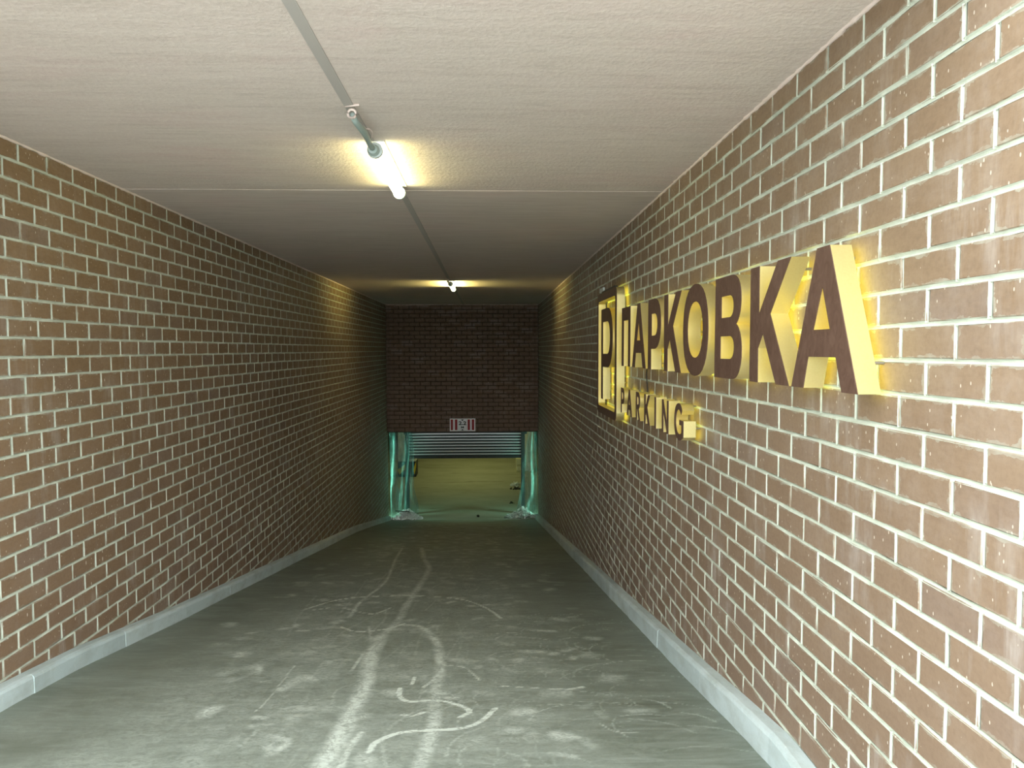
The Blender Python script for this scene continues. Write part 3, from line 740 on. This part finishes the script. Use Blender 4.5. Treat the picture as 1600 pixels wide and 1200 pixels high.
# ------------------------------------------------------------------ doorway
e = empty('height_sign', (-.65, YB, -2.04)); tag(e, 'red and white 2.2 metre height limit plate above the shutter', 'sign')
X0, X1, Z0, Z1 = -.970, -.331, -2.042, -1.723; W_, H_ = X1 - X0, Z1 - Z0; yf = YB - .012
def part(nm, bm, mat, par):
    o = link(nm, bm_mesh(nm, bm), None, mat); o.parent = par; o.matrix_parent_inverse = Matrix.Translation(-par.location); return o
bm = bmesh.new(); bx(bm, X0, X1, yf, YB + .004, Z0, Z1, .001); part('panel', bm, M_SIGNW, e)
for u0, u1 in ((.038, .122), (.202, .292), (.700, .785), (.862, .952)):
    bm = bmesh.new(); bx(bm, X0 + u0 * W_, X0 + u1 * W_, yf - .0015, yf + .001, Z0 + .09 * H_, Z0 + .925 * H_); part('stripe', bm, M_RED, e)
def text_part(s, cx, cz, hgt, wid, off=0.0):
    cu = bpy.data.curves.new('t', 'FONT'); cu.body = s; cu.size = 1; cu.align_x = 'CENTER'; cu.extrude = .004; cu.offset = off
    to = bpy.data.objects.new('t', cu); COL.objects.link(to)
    me = bpy.data.meshes.new_from_object(to.evaluated_get(bpy.context.evaluated_depsgraph_get())); bpy.data.objects.remove(to)
    co = np.array([v.co[:] for v in me.vertices]); mn, mx = co.min(0), co.max(0)
    for v in me.vertices:
        v.co = (cx + ((v.co.x - mn[0]) / (mx[0] - mn[0]) - .5) * wid, yf - .0005 - (v.co.z - mn[2]) * .2, cz + ((v.co.y - mn[1]) / (mx[1] - mn[1]) - .5) * hgt)
    me.materials.clear(); me.materials.append(M_PRINT)
    o = link('lettering', me); o.parent = e; o.matrix_parent_inverse = Matrix.Translation(-e.location)
cxm = X0 + .495 * W_
text_part('2.2', cxm, Z0 + .635 * H_, .30 * H_, .30 * W_, .03)
text_part('M', cxm, Z0 + .31 * H_, .17 * H_, .11 * W_, .03)
for zc_, sgn in ((.925, -1), (.06, 1)):
    bm = bmesh.new(); zz = Z0 + zc_ * H_
    vs = [(cxm - .055 * W_, zz), (cxm + .055 * W_, zz), (cxm, zz + sgn * .12 * H_)]
    A = [bm.verts.new((x, yf - .0015, z)) for x, z in vs]; B = [bm.verts.new((x, yf + .001, z)) for x, z in vs]
    bm.faces.new(A); bm.faces.new(B[::-1])
    for i in range(3): bm.faces.new((A[i], A[(i + 1) % 3], B[(i + 1) % 3], B[i]))
    part('arrow_mark', bm, M_PRINT, e)

# roller shutter, half open: nine slats in view, their highlights and shade painted in two tones
YS = 18.72
e = empty('roller_shutter', (-.6, YS, -2.85)); tag(e, 'half raised grey roller shutter with horizontal ribs in the doorway', 'shutter')
zb = -2.815; sh_ = .0755
for i in range(12):
    z0 = zb + .055 + i * sh_; bm = bmesh.new(); bx(bm, -2.12, .93, YS - .002, YS + .008, z0, z0 + sh_ - .002, .001)
    sl = part('slat', bm, M_GUIDE, e)  # dark tone paints the shade between the slats
    bm = bmesh.new(); pr = []
    for q in range(7):
        a = q / 6; pr.append((YS - .002 - .020 * math.sin(PI * a) ** .8, z0 + sh_ * (.42 + .5 * a)))
    A = [bm.verts.new((-2.12, y, z)) for y, z in pr]; B = [bm.verts.new((.93, y, z)) for y, z in pr]
    n = len(pr)
    for q in range(n): bm.faces.new((A[q], A[(q + 1) % n], B[(q + 1) % n], B[q]))
    bm.faces.new(A[::-1]); bm.faces.new(B)
    rb = part('lit_rib', bm, M_SHUT, e); rb.parent = sl  # pale tone paints the highlight along each slat
bm = bmesh.new(); bx(bm, -2.12, .93, YS - .022, YS + .022, zb, zb + .052, .004); part('bottom_bar', bm, M_GUIDE, e)
for x0, x1 in ((-2.16, -2.06), (.84, .94)):
    bm = bmesh.new(); bx(bm, x0, x1, YS - .035, YS + .045, ZG, -1.9, .004); part('guide_rail', bm, M_GUIDE, e)
bm = bmesh.new(); bx(bm, -2.2, 1.0, YS + .05, YS + .4, -2.2, -1.8, .01); part('drum_box', bm, M_GUIDE, e)

# plastic film hanging at both jambs
def film(name, top, bot, lab, seed, yoff=0):
    """top/bot: (x0, x1) at the lintel and at the floor; hangs in folds"""
    rnd = random.Random(seed); nxs, nzs = 36, 60; V = []; Fc = []
    ph = [rnd.uniform(0, 6) for _ in range(8)]
    for j in range(nzs + 1):
        v = j / nzs; z = ZO + .02 + (ZG + .015 - ZO - .02) * v
        for i in range(nxs + 1):
            u = i / nxs
            x0 = top[0] + (bot[0] - top[0]) * v; x1 = top[1] + (bot[1] - top[1]) * v
            x1 += .05 * math.sin(v * 5 + ph[0]) * (v * (1 - v) * 4) + .02 * math.sin(v * 17 + ph[1]) * v
            x = x0 + (x1 - x0) * u
            y = YB + .30 + yoff + .035 * math.sin(u * 11 + ph[2] + 1.5 * math.sin(v * 4 + ph[3])) * (.35 + v) + .010 * math.sin(u * 19 + v * 9 + ph[4]) + .03 * math.sin(v * 15 + u * 6 + ph[5]) * v
            V.append((x, y, z))
    for j in range(nzs):
        for i in range(nxs): a = j * (nxs + 1) + i; Fc.append((a, a + 1, a + nxs + 2, a + nxs + 1))
    o = link(name, mesh(name, V, Fc), None, M_FILM, True); tag(o, lab, 'plastic sheet')
    md = o.modifiers.new('s', 'SOLIDIFY'); md.thickness = .001
film('plastic_sheet', (-2.52, -2.07), (-2.50, -2.02), 'translucent crumpled plastic sheet hanging at the left door jamb', 3)
film('plastic_sheet', (1.23, 1.05), (1.24, .66), 'translucent crumpled plastic sheet hanging at the right door jamb', 5)
film('plastic_sheet', (-2.08, -1.98), (-2.2, -1.80), 'narrow loose flap of clear plastic hanging beside the left shutter rail', 8, .12)

# rubble
def rubble(name, cx, cy_, rx, ry, hh, n, seed, lab, mat=M_RUB):
    rnd = random.Random(seed); bm = bmesh.new()
    for i in range(n):
        a = rnd.uniform(0, 2 * PI); r = rnd.random() ** .6; x = cx + rx * r * math.cos(a); y = cy_ + ry * r * math.sin(a)
        h = hh * max(0, 1 - r) * rnd.random(); s = rnd.uniform(.012, .05) * (1.3 - r * .6)
        g = bmesh.ops.create_icosphere(bm, subdivisions=1, radius=s)
        R_ = Matrix.Rotation(rnd.uniform(0, 6), 3, Vector((rnd.random(), rnd.random(), rnd.random())).normalized())
        sc = Vector((rnd.uniform(.6, 1.6), rnd.uniform(.5, 1.2), rnd.uniform(.3, .8)))
        for v in g['verts']:
            c = Vector((v.co.x * sc.x * rnd.uniform(.8, 1.2), v.co.y * sc.y, v.co.z * sc.z)); v.co = R_ @ c + Vector((x, y, ZG + h + s * .3))
    o = link(name, bm_mesh(name, bm), None, mat); tag(o, lab, 'rubble', kind='stuff')
rubble('rubble_pile', -2.08, 18.26, .44, .13, .26, 330, 1, 'heap of broken plaster rubble at the foot of the left jamb')
rubble('rubble_pile', .84, 18.27, .46, .13, .28, 360, 2, 'heap of broken plaster rubble at the foot of the right jamb')
rubble('rubble_pile', .90, 22.7, .22, .35, .10, 50, 3, 'small rubble heap further inside the garage on the right')
rubble('dirt_patch', .84, 22.05, .20, .16, .01, 40, 4, 'dark dirt patch on the garage floor in front of small rubble', M_GRIT)
rubble('dirt_patch', .64, 20.0, .06, .05, .01, 8, 6, 'tiny dark crumbs on the garage floor near the right sheet', M_GRIT)
bm = bmesh.new(); g = bmesh.ops.create_icosphere(bm, subdivisions=2, radius=.035)
for v in g['verts']: v.co = Vector((v.co.x * 1.1, v.co.y, v.co.z * 1.0)) * random.uniform(.85, 1.1) + Vector((-.277, 18.37, ZG + .03))
tag(link('dark_lump', bm_mesh('l', bm), None, M_GRIT), 'single small dark lump on the threshold of the doorway', 'debris')
# a plank of broken trim lying on the left heap
bm = bmesh.new(); bx(bm, -.2, .2, -.02, .02, -.008, .008)
o = link('wood_scrap', bm_mesh('w', bm), None, simple('dark_wood', (.06, .04, .03), .8)); o.location = (-2.16, 18.20, ZG + .20); o.rotation_euler = (0, .12, .2); tag(o, 'thin dark wood scrap lying on the left rubble heap', 'scrap')

# painted column with a striped guard, and blocks by the far right
e = empty('concrete_column', (-2.72, 24.6, ZG)); tag(e, 'white garage column with a black and yellow striped guard', 'column')
bm = bmesh.new(); bx(bm, -3.05, -2.46, 24.35, 24.95, ZG, -1.46, .01); part('shaft', bm, M_WHITE, e)
bm = bmesh.new(); bx(bm, -3.06, -2.445, 24.335, 24.96, ZG, -3.76, .008); part('guard', bm, M_BLACK, e)
for k_ in range(4):
    bm = bmesh.new(); xa = -3.06 + k_ * .26; za, zb_ = ZG, -3.76
    q = [(max(-3.06, xa - .02), zb_ - .28), (min(xa + .36, -2.445), zb_ - .0), (min(xa + .36, -2.445), zb_ - .17), (xa + .05, ZG + .08)]
    A = [bm.verts.new((x, 24.331, z)) for x, z in q]; B = [bm.verts.new((x, 24.337, z)) for x, z in q]
    bm.faces.new(A); bm.faces.new(B[::-1])
    for i in range(4): bm.faces.new((A[i], A[(i + 1) % 4], B[(i + 1) % 4], B[i]))
    if k_ % 2 == 0: part('stripe', bm, M_YEL, e)
    else: bm.free()
for k_ in range(2):
    bm = bmesh.new(); bx(bm, -.11, .11, -.2, .2, 0, .225, .008)
    o = link('stone_block', bm_mesh('b', bm), None, M_BLOCK); o.location = (1.08 - .01 * k_, 25.4, ZG + k_ * .235); tag(o, ('pale block standing on the garage floor at the right, lower of two', 'pale block stacked on top of another at the right of the garage')[k_], 'block', 'pale blocks in the garage')
bm = bmesh.new(); bx(bm, 1.22, 1.6, 25.3, 25.9, ZG, -1.46, .01)
tag(link('white_post', bm_mesh('p', bm), None, M_WHITE), 'white painted post behind the right plastic sheet', 'post')
